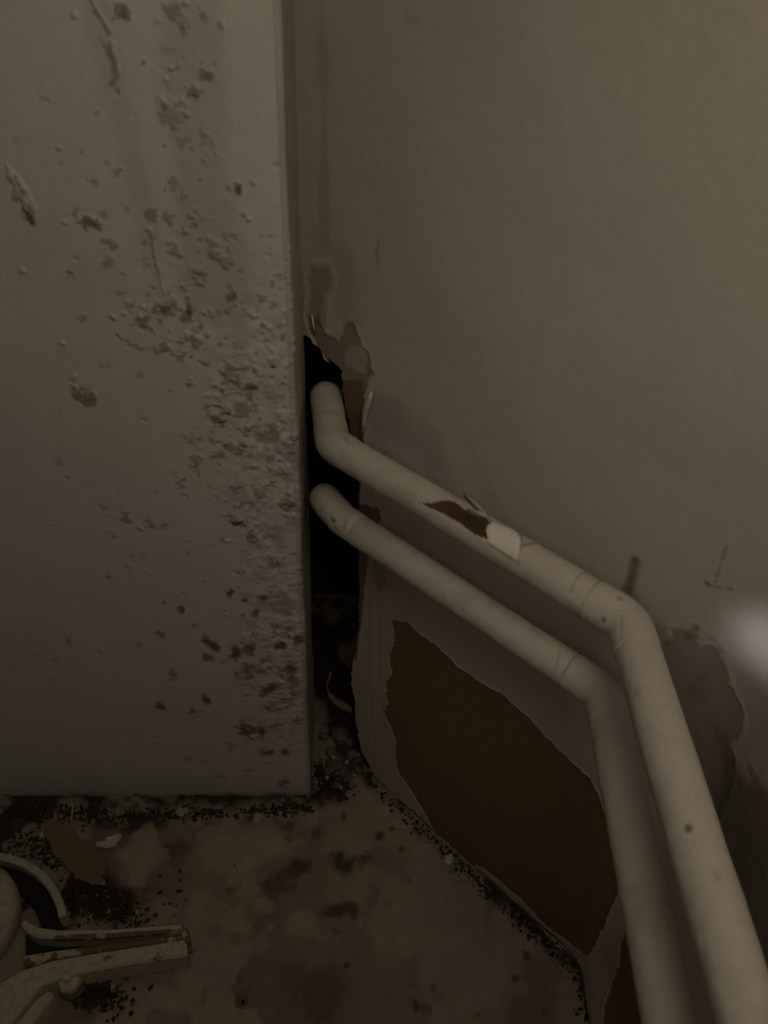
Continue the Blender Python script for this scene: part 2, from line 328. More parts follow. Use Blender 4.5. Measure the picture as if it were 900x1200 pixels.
for a in [(455, 490, 26, 34, .7, .30, 0), (500, 520, 40, 20, .9, .22, 0), (440, 545, 14, 26, .4, .35, 0), (560, 545, 34, 10, .8, .14, 0), (404, 340, 20, 45, 0, .22, 0), (443, 298, 3, 16, 0, .4, 0), (430, 432, 5, 10, 0, .6, 0),
          (770, 740, 16, 12, .6, .35, 0), (380, 200, 7, 190, 0, .25, 0)]:  # last blob paints the corner shade along the pier seam
    wb('dull', *a)
for pts, wd, k in [([(745, 656), (742, 672), (737, 690)], .0050, .85), ([(738, 684), (730, 696), (744, 698)], .005, .45), ([(850, 642), (845, 660), (838, 682)], .0016, .4), ([(828, 684), (834, 687), (856, 690)], .0014, .55), ([(826, 682), (832, 688)], .002, .6)]: Fw.line('dull', [hw(*q) for q in pts], wd, k, 0)
# bare dull plaster right of the elbow
Fw.poly('dull', [hw(*q) for q in [(770, 752), (796, 742), (812, 738), (818, 752), (834, 750), (846, 762), (850, 772), (856, 800), (866, 806), (868, 840), (860, 862), (852, 870), (858, 885), (850, 930), (820, 1000), (790, 880)]], .58, .0018, .006, -.0004, .0003, 22, .012)
Fw.poly('dull', [hw(*q) for q in [(850, 868), (872, 905), (905, 925), (990, 960), (960, 1300), (880, 1300), (800, 1040), (830, 930)]], .85, .006, .010, 0, 0, 27, .02)  # shade of the turned wall painted in, over bare plaster
for a in [(848, 862, 9, 12, 0, .5, 0), (882, 908, 11, 9, 0, .7, 0), (806, 746, 6, 7, .5, .8, .0003), (818, 800, 14, 30, .2, .35, 0), (870, 1010, 22, 60, .2, .25, 0)]:
    wb('grime', a[0], a[1], a[2], a[3], a[4], a[5] * .6)
Fw.poly('chalk', [hw(*q) for q in [(812, 750), (822, 752), (831, 750), (834, 756), (820, 758)]], .6, .0008, .001, .0003, 0, 4, .004)
# the wall foot: dark grime line and flaking
ft = .0012 + .010 * fbm(Fw.U, Fw.V, .02, 61)
Fw.layer('grime')[:] = np.maximum(Fw.layer('grime'), .9 * sst(ft, ft * .35, Fw.V))
Fw.layer('dull')[:] = np.maximum(Fw.layer('dull'), .10 * sst(.16, .0, Fw.V + .03 * (fbm(Fw.U, Fw.V, .05, 63) - .5)))  # tone fades slightly duller towards the foot
Fw.h += .0022 * (fbm(Fw.U, Fw.V, .09, 64, 2) - .5) + .0002 * (fbm(Fw.U, Fw.V, .006, 65, 2) - .5)
# soft vertical ridges of old paper left of the brown patch
for x in (433, 446): Fw.line('dull', [hw(x, 690), hw(x - 2, 780), hw(x + 6, 870)], .0040, .14, -.0002)
# hole: the left rim of the wall as a function of height
rim = [(-.1, 470, 935)]
rim_px = [(365, 398), (368, 404), (374, 408), (378, 418), (388, 424), (399, 434), (400, 448), (402, 470), (408, 500), (420, 560), (421, 585), (416, 610), (420, 650), (421, 700), (420, 745), (414, 775), (412, 800), (416, 820), (416, 845), (424, 880), (432, 895), (440, 912)]
rz = []; rs = []
for x, y in rim_px:
    s_, z_ = hw(x, y); rs.append(s_); rz.append(z_)
order = np.argsort(rz); rz = np.array(rz)[order]; rs = np.array(rs)[order]
rim_s = np.interp(vs_, rz, rs)
rim_s = rim_s + .0022 * (fbm(vs_ * 0, vs_, .006, 71) - .5) * 2
rim_s[vs_ > rz[-1]] = -9
UU, VV = np.meshgrid(us, vs_)
ends = np.where(UU < rim_s[:, None], rim_s[:, None], UU)
ends = np.where(rim_s[:, None] < -8, UU, ends)
keepv = UU >= rim_s[:, None] - .0009
RB = .028                                    # soft radius of the turn
_q = np.linspace(-RB, RB, 400); _k = sst(-RB, RB, _q); _a = math.atan2(T1[1], T1[0]); _th = _a + (-math.pi / 2 - _a) * _k
_cx = XC - T1[0] * RB + np.concatenate([[0], np.cumsum(np.cos(_th[:-1]) * np.diff(_q))])
_cy = YC - T1[1] * RB + np.concatenate([[0], np.cumsum(np.sin(_th[:-1]) * np.diff(_q))])
def wall_xyz(S, Z, off):
    """run of the wall: straight, a softly rounded turn, straight again"""
    x = np.where(S < -RB, XC + T1[0] * S, np.where(S > RB, _cx[-1], np.interp(S, _q, _cx)))
    y = np.where(S < -RB, YC + T1[1] * S, np.where(S > RB, _cy[-1] - (S - RB), np.interp(S, _q, _cy)))
    th_ = np.interp(S, _q, _th)
    return np.stack([x + np.sin(th_) * off, y - np.cos(th_) * off, Z], -1)
flare = .010 * sst(.06, 0, VV) * sst(-.03, .03, ends)
P = wall_xyz(ends, VV, Fw.h + flare)
kf = keepv[:-1, :-1] & keepv[:-1, 1:] & keepv[1:, 1:] & keepv[1:, :-1]
# let the rim column itself close on the jagged edge
wallr = struct(grid_obj('wall_right', P, M_wall, Fw.a, keep=kf))
# thickness of the plaster: a second skin joined along the rim, part of the same wall
TH = .011
jj = [j for j in range(len(vs_)) if rim_s[j] > -8]
e0 = np.array([P[j, np.argmax(keepv[j])] for j in jj])
th = TH * (.6 + .6 * fbm(np.array(vs_)[jj], np.array(vs_)[jj] * 0, .02, 80))
nrm3 = np.array([N1[0], N1[1], 0]); tr = T1
rows = [e0, e0 + nrm3 * (th * .3)[:, None] + tr * .0008, e0 + nrm3 * (th * .7)[:, None] - tr * (.003 * fbm(np.array(vs_)[jj], np.array(vs_)[jj] * 0, .004, 81))[:, None], e0 + nrm3 * th[:, None] + tr * .002]
E = np.stack(rows, 1)
edge_o = grid_obj('broken_plaster_edge', E, mat('broken_plaster', (.10, .062, .03), .9, noise=.3, bump=.001), parent=wallr)
edge_o['label'] = 'brown broken plaster edge of the hole'

# cavity behind the hole
def slab(name, x0, x1, y0, y1, z0, z1, m, parent=None):
    bm = bmesh.new(); bmesh.ops.create_cube(bm, size=1)
    for q in bm.verts: q.co = Vector(((x0 + x1) / 2 + q.co.x * (x1 - x0), (y0 + y1) / 2 + q.co.y * (y1 - y0), (z0 + z1) / 2 + q.co.z * (z1 - z0)))
    me = bpy.data.meshes.new(name); bm.to_mesh(me); bm.free(); me.materials.append(m)
    o = bpy.data.objects.new(name, me); sc.collection.objects.link(o); o.parent = parent; return o
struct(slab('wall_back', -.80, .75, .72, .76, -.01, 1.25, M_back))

# ------------------------------------------------------------------ floor
uf = axis((-.95, -.40, .03), (-.40, .26, .0008), (.26, .80, .03))
vf = axis((-.40, .10, .03), (.10, .52, .0008), (.52, .74, .01))
Ff = Field(uf, vf)
pf = lambda x, y: tuple(hit_floor(x, y)[:2])
def fb(n, px, py, rx, ry, ang=0, k=.7, hgt=0.0, soft=.6, rough=1.0):
    a = pf(px, py); b = pf(px + 6, py); c = pf(px, py + 6)
    Ff.blob(n, a[0], a[1], rx * abs(b[0] - a[0]) / 6, ry * abs(c[1] - a[1]) / 6, -ang, k, hgt, soft, rr.randint(0, 90), rough)
Ff.layer('worn')[:] = .5 * sst(.47, .60, fbm(Ff.U, Ff.V, .06, 90)) 
Ff.layer('pale')[:] = .55 * sst(.50, .62, fbm(Ff.U, Ff.V, .04, 93))
Ff.poly('worn', [pf(*q) for q in [(-60, 950), (180, 960), (240, 985), (215, 1010), (230, 1090), (300, 1120), (420, 1150), (410, 1230), (-60, 1230)]], .55, .012, .014, 0, 0, 92, .03)
for a in [(403, 1012, 17, 17, .1, .95), (427, 1006, 9, 8, 0, .75), (388, 1068, 26, 10, -.1, .9), (412, 1066, 12, 9, 0, .8), (345, 1020, 24, 9, -.4, .75), (330, 1040, 24, 10, 0, .6), (352, 1013, 12, 8, 0, .6), (375, 1165, 34, 36, 0, .55), (345, 1150, 22, 22, 0, .35),
          (455, 1058, 5, 7, -.3, .85), (444, 980, 7, 6, 0, .8), (460, 971, 4, 3, 0, .8), (470, 995, 5, 4, 0, .7), (403, 956, 4, 6, 0, .8), (388, 1000, 3, 3, 0, .7), (460, 1095, 4, 4, 0, .6),
          (487, 1178, 5, 8, 0, .8), (501, 1182, 6, 8, 0, .75), (508, 1158, 6, 5, -.6, .7), (485, 1153, 4, 4, 0, .4), (617, 1118, 5, 7, 0, .85), (604, 1146, 5, 5, 0, .75), (555, 1141, 3, 3, 0, .6), (582, 1136, 2.5, 2.5, 0, .5),
          (393, 1090, 5, 6, 0, .5), (406, 1131, 4, 4, 0, .8), (285, 1175, 8, 20, 0, .6), (205, 1000, 16, 14, 0, .65), (192, 998, 12, 10, 0, .5), (275, 1042, 8, 5, 0, .85), (240, 970, 26, 12, 0, .45), (345, 975, 30, 12, 0, .6), (290, 968, 30, 10, 0, .55),
          (560, 1188, 6, 4, 0, .5), (640, 1185, 6, 5, 0, .4), (510, 1060, 4, 6, -.6, .35), (540, 1075, 4, 3, 0, .3), (170, 1040, 14, 10, 0, .5), (155, 1060, 20, 14, 0, .5), (255, 1140, 30, 18, 0, .4), (120, 1180, 60, 24, 0, .5), (310, 1080, 22, 20, 0, .35), (318, 1040, 10, 14, 0, .5)]:
    fb('stain', *a, hgt=-.0002)
# black grime along both wall feet
dpier = YP - Ff.V + .022 * (fbm(Ff.U, Ff.V, .014, 101) - .5)
Ff.layer('grime')[:] = .95 * sst(.016, .002, dpier - .010 * sst(-.22, -.34, Ff.U)) * sst(.022, -.03, Ff.U + .02 * (fbm(Ff.U, Ff.V, .01, 105) - .5))
dwall = D1 - (N1[0] * Ff.U + N1[1] * Ff.V) + .014 * (fbm(Ff.U, Ff.V, .012, 103) - .5)
Ff.layer('grime')[:] = np.maximum(Ff.layer('grime'), .95 * sst(.018, .003, dwall) * (Ff.U < XC))
Ff.layer('grime')[:] = np.maximum(Ff.layer('grime'), .9 * sst(.020, .003, XC - Ff.U + .012 * (fbm(Ff.U, Ff.V, .010, 104) - .5)) * (Ff.V < YC + .01))
for a in [(60, 952, 100, 14, 0, .85), (30, 975, 70, 22, 0, .8), (118, 1050, 50, 30, 0, .85), (60, 1050, 60, 40, 0, .85), (118, 1165, 34, 24, 0, .85), (20, 1000, 80, 34, 0, .7), (150, 965, 50, 14, 0, .7), (375, 905, 14, 30, 0, .8), (410, 890, 18, 22, 0, .6), (392, 925, 10, 8, 0, .8), (535, 1012, 14, 12, .5, .8), (520, 990, 12, 16, .4, .7), (455, 930, 12, 12, .7, .7)]:
    fb('grime', *a[:5], k=min(1, a[5] * 1.15))
Ff.h += .0016 * (fbm(Ff.U, Ff.V, .05, 110, 3) - .5) + .0005 * (fbm(Ff.U, Ff.V, .008, 111, 3) - .5)
Ff.h += .012 * sst(.024, .0, dpier) * fbm(Ff.U, Ff.V, .012, 117) * sst(-.02, -.12, Ff.U)
c_ = pf(402, 880)
Ff.h += .018 * np.exp(-(((Ff.U - c_[0]) / .022) ** 2 + ((Ff.V - c_[1] - .045) / .05) ** 2)) * (.6 + .8 * fbm(Ff.U, Ff.V, .012, 113))
Ff.h += .004 * sst(.012, .0, dwall) * fbm(Ff.U, Ff.V, .006, 115) * (Ff.U < XC)
P = np.stack([Ff.U, Ff.V, Ff.h - .0006], -1)
floor = struct(grid_obj('floor', P, M_floor, Ff.a))

# ------------------------------------------------------------------ pipes
def smooth_path(pts, rad, step=.0012):
    """polyline with circular-ish fillets; returns dense points"""
    pts = [np.array(p, float) for p in pts]; out = [pts[0]]
    for i in range(1, len(pts) - 1):
        a, b, c = pts[i - 1], pts[i], pts[i + 1]; u1 = (a - b); l1 = np.linalg.norm(u1); u1 /= l1; u2 = (c - b); l2 = np.linalg.norm(u2); u2 /= l2
        th_ = math.acos(max(-1, min(1, float(u1 @ u2)))); d = min(rad[i] / math.tan(th_ / 2), l1 * .49, l2 * .49)
        p0 = b + u1 * d; p1 = b + u2 * d
        for t in np.linspace(0, 1, 14): out.append((1 - t) ** 2 * p0 + 2 * t * (1 - t) * b + t * t * p1)
    out.append(pts[-1]); out = np.array(out)
    seg = np.linalg.norm(np.diff(out, axis=0), axis=1); k = np.concatenate([[True], seg > 1e-7]); out = out[k]
    cum = np.concatenate([[0], np.cumsum(np.linalg.norm(np.diff(out, axis=0), axis=1))])
    n = int(cum[-1] / step) + 1; q = np.linspace(0, cum[-1], n)
    return np.stack([np.interp(q, cum, out[:, i]) for i in range(3)], -1), q
def frames(C):
    T = np.gradient(C, axis=0); T /= np.linalg.norm(T, axis=1, keepdims=True)
    n = np.cross(T[0], [0, 0, 1.]); n /= np.linalg.norm(n); Ns = [n]
    for t in T[1:]:
        n = n - (n @ t) * t; n /= np.linalg.norm(n); Ns.append(n)
    Ns = np.array(Ns); return T, Ns, np.cross(T, Ns)
def tube(name, C, q, q0, q1, rad, mat_, field=None, nseg=80, parent=None, round_ends=0.0, seed=0, lump=.0005, marks=None):
    m = (q >= q0) & (q <= q1); T, Nn, B = frames(C); c = C[m]; qq = q[m]; Nn = Nn[m]; B = B[m]
    th_ = np.linspace(0, 2 * math.pi, nseg, endpoint=False)
    V, U = np.meshgrid(th_, qq); 
    r = rad + lump * (fbm(U, rad * np.cos(V) * 1.0 + rad * np.sin(V) * 1.7, .02, seed, 3) - .5) * 2
    if round_ends:
        e = np.minimum(qq - qq[0], qq[-1] - qq); r = r - (round_ends * (1 - np.sqrt(np.clip(1 - (1 - np.clip(e / .0035, 0, 1)) ** 2, 0, 1))))[:, None]
    at = {n: np.zeros(U.shape) for n in ('soil', 'chip', 'pale', 'crack')}
    P0 = c[:, None] + Nn[:, None] * (np.cos(V) * r)[..., None] + B[:, None] * (np.sin(V) * r)[..., None]
    nrm = Nn[:, None] * np.cos(V)[..., None] + B[:, None] * np.sin(V)[..., None]
    at['soil'] = .35 * sst(.5, .75, fbm(U, V * rad, .03, seed + 5)) + .2 * sst(.58, .7, fbm(U, V * rad, .006, seed + 6))
    if marks:
        # mark outlines are given where the photo shows them and carried onto the pipe's own (length, girth) coordinates
        w_ = P0 - CAM; cc = w_ @ R; sx = 450 + F * cc[..., 0] / cc[..., 2]; sy = 600 + F * cc[..., 1] / cc[..., 2]
        front = (nrm * w_).sum(-1) < 0
        def uv(x, y):
            d = (sx - x) ** 2 + (sy - y) ** 2 + np.where(front, 0, 1e6); i = np.unravel_index(np.argmin(d), d.shape); return np.array([U[i], V[i] * rad]), math.sqrt(d[i])
        h = np.zeros(U.shape)
        for kind, typ, data, k, hg in marks:
            pts = [uv(*p_) for p_ in data]
            if min(d for _, d in pts) > 14: continue
            pts = np.array([p_ for p_, _ in pts]); g = 2 * math.pi * rad; vc = pts[0][1]
            pts[:, 1] = vc + (pts[:, 1] - vc + g / 2) % g - g / 2
            Vg = vc + (V * rad - vc + g / 2) % g - g / 2
            if typ == 'poly': d = sdpoly(U, Vg, pts) + .0009 * (fbm(U, Vg, .003, 3) - .5); f = sst(-.0003, .0003, d)
            elif typ == 'dot': d = np.hypot(U - pts[0][0], Vg - pts[0][1]) + .0006 * (vnoise(U, Vg, .0015, 7) - .5); f = sst(.0023, .0010, d)
            else:
                d = np.full(U.shape, 1.)
                for a, b in zip(pts[:-1], pts[1:]):
                    e = b - a; t = np.clip(((U - a[0]) * e[0] + (Vg - a[1]) * e[1]) / (e @ e + 1e-12), 0, 1); d = np.minimum(d, np.hypot(U - a[0] - t * e[0], Vg - a[1] - t * e[1]))
                f = sst(.0011, .0003, d + .0004 * (vnoise(U, Vg, .002, 9) - .5))
            at[kind] = 1 - (1 - at[kind]) * (1 - k * f); h += hg * f
        at['soil'] *= 1 - at['chip'] - at['pale'] * (1 - at['chip'])
        P0 = P0 + nrm * h[..., None]
    return grid_obj(name, P0, mat_, at, parent=parent, wrap=True, flip=True)
def thing(name, label, cat, loc=(0, 0, 0), group=None):
    o = bpy.data.objects.new(name, None); sc.collection.objects.link(o); o.location = loc; o.empty_display_size = .02
    o['label'] = label; o['category'] = cat
    if group: o['group'] = group
    return o
def tag(o, label, cat, group=None, kind=None):
    o['label'] = label; o['category'] = cat
    if group: o['group'] = group
    if kind: o['kind'] = kind
    return o
def reparent(o, par):
    o.parent = par; o.matrix_parent_inverse = Matrix.Translation(par.location).inverted(); return o

OFF = .050 * H; RP = .0158 * H
def at_level(px, py, z): r = ray(px, py); return CAM + r * ((z - H) / r[2])
def build_pipe(name, label, back, far, mid, elbow, run, z_run, far_exit, marks, seed, rad):
    a = wall_px(*far, OFF); e = wall_px(*elbow, OFF); zr = (a[2] + e[2]) / 2
    a = np.array([a[0], a[1], zr]); e = np.array([e[0], e[1], zr])
    b = at_level(*run, zr); dirn = b - e; dirn /= np.linalg.norm(dirn)
    endp = e + dirn * .62
    pts = [*[a + np.array(k) for k in far_exit], a, e, endp]
    tail = pts[0]; vd = tail - CAM; vd /= np.linalg.norm(vd); pts.insert(0, tail + vd * .055 + np.array([.002, 0, 0]))
    n0 = len(far_exit) + 1
    C, q = smooth_path(pts, [0] + [.016] * (n0 - 1) + [.018, .020, 0])
    qa = q[np.argmin(np.linalg.norm(C - a, axis=1))]; qe = q[np.argmin(np.linalg.norm(C - e, axis=1))]
    root = thing(name, label, 'pipe', tuple(np.array([e[0], e[1], e[2]])))
    parts = [('pipe_run', 0, qa - .016, 0), ('pipe_run', qa + .016, qe - .022, 0), ('pipe_run', qe + .020, q[-1], 0)]
    for i, (n, s0, s1, _) in enumerate(parts):
        reparent(tube(n, C, q, s0, s1, rad, M_pipe, seed=seed + i, marks=marks), root)
    for i, (s0, s1) in enumerate([(qa - .024, qa + .018), (qe - .024, qe + .022)]):
        reparent(tube('elbow', C, q, s0, s1, rad * 1.03, M_pipe, seed=seed + 10 + i, marks=marks, round_ends=rad * .05), root)
    return root, a, e, zr
marks1 = [('chip', 'poly', [(491, 590), (505, 590), (521, 586), (533, 588), (545, 597), (556, 603), (566, 606), (575, 610), (570, 620), (571, 632), (556, 627), (540, 615), (518, 602)], 1, -.0008),
          ('pale', 'poly', [(575, 612), (590, 616), (604, 620), (610, 636), (610, 658), (596, 650), (572, 636), (571, 622)], .9, .0003),
          ('crack', 'line', [(572, 636), (585, 646), (608, 661), (611, 640), (610, 624)], .5, -.0002), ('crack', 'line', [(611, 641), (620, 638), (628, 637)], .85, 0),
          ('crack', 'line', [(686, 671), (674, 682), (668, 694)], .35, -.0002), ('crack', 'line', [(376, 484), (391, 482)], .8, -.0002),
          ('crack', 'dot', [(707, 726)], .95, -.0004), ('crack', 'dot', [(726, 702)], .5, 0), ('crack', 'dot', [(807, 970)], .95, -.0005), ('crack', 'dot', [(842, 1028)], .3, 0), ('crack', 'dot', [(745, 812)], .3, 0), ('crack', 'dot', [(406, 516)], .4, 0),
          ('soil', 'line', [(728, 722), (728, 750)], .7, 0), ('soil', 'line', [(712, 722), (735, 716), (750, 716)], .3, 0)]
p1, a1, e1, z1 = build_pipe('heating_pipe', 'upper cream painted pipe with a brown chipped patch and elbow', None, (390, 517), None, (735, 733), (860, 1137), None,
    [(-.0065, .062, 0.0)], marks1, 200, RP)
marks2 = [('crack', 'dot', [(391, 610)], .95, -.0006), ('crack', 'dot', [(394, 618)], .6, 0), ('soil', 'line', [(656, 765), (652, 785)], .7, -.0002), ('crack', 'dot', [(697, 868)], .4, 0), ('crack', 'line', [(408, 606), (402, 620)], .4, -.0002), ('soil', 'dot', [(378, 596)], .8, 0)]
p2, a2, e2, z2 = build_pipe('heating_pipe', 'lower cream painted pipe bending down beneath the chipped one', None, (402, 609), None, (707, 812), (772, 1137), None,
    [(-.0150, .025, 0.0)], marks2, 260, RP * .97)
p2.name = 'heating_pipe.001'

# peeled flap of paint standing off the upper pipe
def ribbon(name, pts, wds, side, mt, parent=None, th_=.0005, bow=.0):
    """a thin strip with thickness, following 3-D points"""
    C = np.array(pts, float); n = len(C); side = np.array(side, float); side /= np.linalg.norm(side)
    T = np.gradient(C, axis=0); T /= np.linalg.norm(T, axis=1, keepdims=True); nr = np.cross(T, side); nr /= np.linalg.norm(nr, axis=1, keepdims=True)
    W = np.array(wds)[:, None]
    ring = [C - side * W / 2 - nr * th_, C + side * 0 * W + nr * (bow - th_), C + side * W / 2 - nr * th_, C + side * W / 2 + nr * th_, C + nr * (bow + th_), C - side * W / 2 + nr * th_]
    P = np.stack(ring, 1)
    bm = bmesh.new(); vv = [[bm.verts.new(p) for p in r] for r in P]
    for i in range(n - 1):
        for j in range(6): bm.faces.new((vv[i][j], vv[i][(j + 1) % 6], vv[i + 1][(j + 1) % 6], vv[i + 1][j]))
    bm.faces.new(vv[0]); bm.faces.new(vv[-1][::-1]); bmesh.ops.recalc_face_normals(bm, faces=bm.faces)
    for f in bm.faces: f.smooth = True
    me = bpy.data.meshes.new(name); bm.to_mesh(me); bm.free(); me.materials.append(mt)
    o = bpy.data.objects.new(name, me); sc.collection.objects.link(o)
    if parent: reparent(o, parent)
    return o
fl = [wall_px(x, y, OFF + o_) for x, y, o_ in [(544, 580, .010), (552, 587, .012), (560, 595, .012), (568, 604, .011), (575, 612, .010)]]
f_ = ribbon('paint_flap', fl, [.002, .004, .005, .005, .003], (0, 0, 1), M_flake2, p1); f_['label'] = 'curled flap of peeling paint'
fl = [wall_px(x, y, OFF + o_) for x, y, o_ in [(547, 597, .011), (556, 600, .0125), (564, 603, .0125), (571, 606, .0115)]]
f_ = ribbon('paint_flap', fl, [.001, .003, .003, .002], (0, 0, 1), M_flake, p1); f_['label'] = 'curled flap of peeling paint'
# peeled paint lips on the wall beside the hole
def lip(name, pxs, w_, off, mt, lab):
    pts = [wall_px(x, y, off * (1 if 0 < i < len(pxs) - 1 else .3)) for i, (x, y) in enumerate(pxs)]
    o = ribbon(name, pts, w_, T1, mt, wallr, .0004, .0008); o['label'] = lab
lip('paint_lip', [(436, 458), (432, 468), (428, 480), (426, 495), (425, 512)], [.002, .0055, .006, .004, .002], .003, M_flake, 'pale curled lip of torn wall paint')
lip('paint_lip', [(366, 368), (367, 378), (370, 390)], [.001, .002, .001], .003, M_flake, 'thin white paint curl at the seam')
lip('paint_lip', [(378, 413), (381, 420), (386, 424)], [.001, .0025, .001], .003, M_flake2, 'small pale lip of torn wall paint')

# ------------------------------------------------------------------ loose pieces
def flake(px, py, w_, d_, rot, curl, mt, seed, name='paint_flake', z=.001, tilt=0.0, th_=.0005):
    r_ = random.Random(seed); n = 18; bm = bmesh.new()
    outl = [1 + r_.uniform(-.28, .22) for _ in range(n)]
    def pt(i, k, s):
        a = 2 * math.pi * i / n; rad = outl[i] * k; x = math.cos(a) * rad * w_ / 2; y = math.sin(a) * rad * d_ / 2
        return (x, y, curl * (2 * x / w_) ** 2 * w_ * .5 + curl * .3 * (2 * y / d_) ** 2 * d_ + s * th_)
    tops = []; bots = []
    for s, lst in ((1, tops), (-1, bots)):
        c = bm.verts.new((0, 0, s * th_)); rings = [[bm.verts.new(pt(i, k, s)) for i in range(n)] for k in (.35, .7, 1.0)]
        for i in range(n):
            j = (i + 1) % n; bm.faces.new((c, rings[0][i], rings[0][j]))
            for q in (0, 1): bm.faces.new((rings[q][i], rings[q + 1][i], rings[q + 1][j], rings[q][j]))
        lst.extend(rings[2])
    for i in range(n):
        j = (i + 1) % n; bm.faces.new((tops[i], bots[i], bots[j], tops[j]))
    bmesh.ops.recalc_face_normals(bm, faces=bm.faces)
    me = bpy.data.meshes.new(name); bm.to_mesh(me); bm.free(); me.materials.append(mt)
    o = bpy.data.objects.new(name, me); sc.collection.objects.link(o)
    p = hit_floor(px, py); o.location = (p[0], p[1], z); o.rotation_euler = (tilt, 0, rot); return o
G_f = 'paint flakes fallen along the walls'
tag(flake(130, 990, .023, .011, .35, .45, M_flake, 5, z=.0025), 'curled white paint flake beside the torn brown card', 'paint flake', G_f)
tag(flake(51, 978, .005, .008, .2, .3, M_flake, 6), 'small bright white flake left of the brown card', 'paint flake', G_f)
tag(flake(303, 960, .010, .013, -.7, .3, M_flake2, 7, z=.002, tilt=.5), 'pale leaf-shaped flake at the foot of the left wall near its corner', 'paint flake', G_f)
tag(flake(215, 953, .014, .009, .1, .4, M_flake2, 8, z=.002, tilt=.4), 'dull cream flake midway along the foot of the left wall', 'paint flake', G_f)
tag(flake(436, 903, .006, .012, .1, .3, M_flake, 9, z=.003, tilt=.9), 'small white flake in the corner below the gap', 'paint flake', G_f)
tag(flake(526, 1009, .009, .010, -.6, .3, M_flake, 10, z=.003, tilt=.5), 'white flake at the foot of the brown bare patch', 'paint flake', G_f)
tag(flake(329, 954, .004, .004, 0, .2, M_flake, 11), 'tiny white speck near the left wall corner', 'paint flake', G_f)
for i, (x, y, s) in enumerate([(120, 1035, .005), (128, 1068, .004), (160, 1070, .004), (108, 1075, .004), (80, 1072, .004), (133, 1160, .004), (222, 1160, .003), (525, 990, .003), (388, 905, .005), (428, 894, .003)]):
    tag(flake(x, y, s * 1.3, s, i, .2, M_flake2, 30 + i), 'tiny cream paint crumb lying in the dark floor dirt', 'paint crumb', 'tiny paint crumbs in the dirt')
# thin white splinter leaning by the card
s0 = hit_floor(84, 966); s0[2] = .002
tag(ribbon('paint_splinter', [s0 + np.array([0, .0, 0]), s0 + np.array([.0004, .006, .006]), s0 + np.array([.0015, .010, .014]), s0 + np.array([.001, .012, .019])], [.0012, .0016, .0014, .0008], (1, 0, 0), M_flake), 'thin upright white paint splinter above the brown card', 'paint splinter')
# torn piece of brown card
def outline_sheet(name, pxs, z, th_, mt, lift=.0):
    pts = [hit_floor(x, y, z) for x, y in pxs]; c = np.mean(pts, axis=0); bm = bmesh.new()
    lays = []
    for s in (1, 0):
        rings = []
        for k in (.45, .8, 1.0):
            rg = []
            for i, p in enumerate(pts):
                q = c + (p - c) * k; h = z + s * th_ + lift * abs(math.sin((q[0] - c[0]) * 60)) * k
                rg.append(bm.verts.new((q[0], q[1], h)))
            rings.append(rg)
        cc = bm.verts.new((c[0], c[1], z + s * th_)); n = len(pts)
        for i in range(n):
            j = (i + 1) % n; bm.faces.new((cc, rings[0][i], rings[0][j]))
            for q in (0, 1): bm.faces.new((rings[q][i], rings[q + 1][i], rings[q + 1][j], rings[q][j]))
        lays.append(rings[-1])
    n = len(pts)
    for i in range(n): bm.faces.new((lays[0][i], lays[1][i], lays[1][(i + 1) % n], lays[0][(i + 1) % n]))
    bmesh.ops.recalc_face_normals(bm, faces=bm.faces)
    me = bpy.data.meshes.new(name); bm.to_mesh(me); bm.free(); me.materials.append(mt)
    o = bpy.data.objects.new(name, me); sc.collection.objects.link(o); return o
def jagged(pts, amp=1.6, n=4, seed=4):
    r_ = random.Random(seed); out = []
    for i in range(len(pts)):
        a = pts[i]; b = pts[(i + 1) % len(pts)]
        for k in range(n): out.append((a[0] + (b[0] - a[0]) * k / n + r_.uniform(-amp, amp), a[1] + (b[1] - a[1]) * k / n + r_.uniform(-amp, amp)))
    return out
tag(outline_sheet('torn_card', jagged([(56, 968), (66, 964), (78, 969), (87, 972), (92, 982), (101, 988), (110, 994), (117, 1002), (124, 1012), (126, 1022), (121, 1030), (121, 1037), (111, 1041), (100, 1036), (90, 1030), (84, 1022), (74, 1012), (62, 1000), (56, 986), (51, 975)]), .0015, .0018, M_card, .004), 'torn piece of plain brown card lying by the left wall', 'torn card')
# black pellets on the pale floor
def pellet(px, py, l, w_, rot):
    bm = bmesh.new(); bmesh.ops.create_uvsphere(bm, u_segments=10, v_segments=7, radius=1)
    for q in bm.verts:
        k = 1 + .18 * math.sin(q.co.x * 5 + px); q.co = Vector((q.co.x * l / 2, q.co.y * w_ / 2 * k, q.co.z * w_ / 2 * k))
    for f in bm.faces: f.smooth = True
    me = bpy.data.meshes.new('pellet'); bm.to_mesh(me); bm.free(); me.materials.append(M_pellet)
    o = bpy.data.objects.new('pellet', me); sc.collection.objects.link(o); p = hit_floor(px, py); o.location = (p[0], p[1], w_ * .45); o.rotation_euler = (0, 0, rot)
    return tag(o, 'tiny black pellet lying on the stained floor', 'pellet', 'black pellets scattered on the floor')
for a in [(188, 1046, .0055, .0028, .6), (210, 1045, .0075, .0026, .05), (188, 1027, .003, .002, 1.4), (211, 1021, .0045, .0022, 1.3), (211, 1032, .0022, .0018, 0), (192, 1060, .0028, .0018, .8), (207, 1062, .002, .0016, 0), (205, 1073, .002, .0016, 0), (218, 1056, .002, .0014, .4), (177, 1158, .0058, .0028, .8), (285, 1175, .004, .003, 1.2), (275, 1014, .0018, .0014, 0)]:
    pellet(*a)
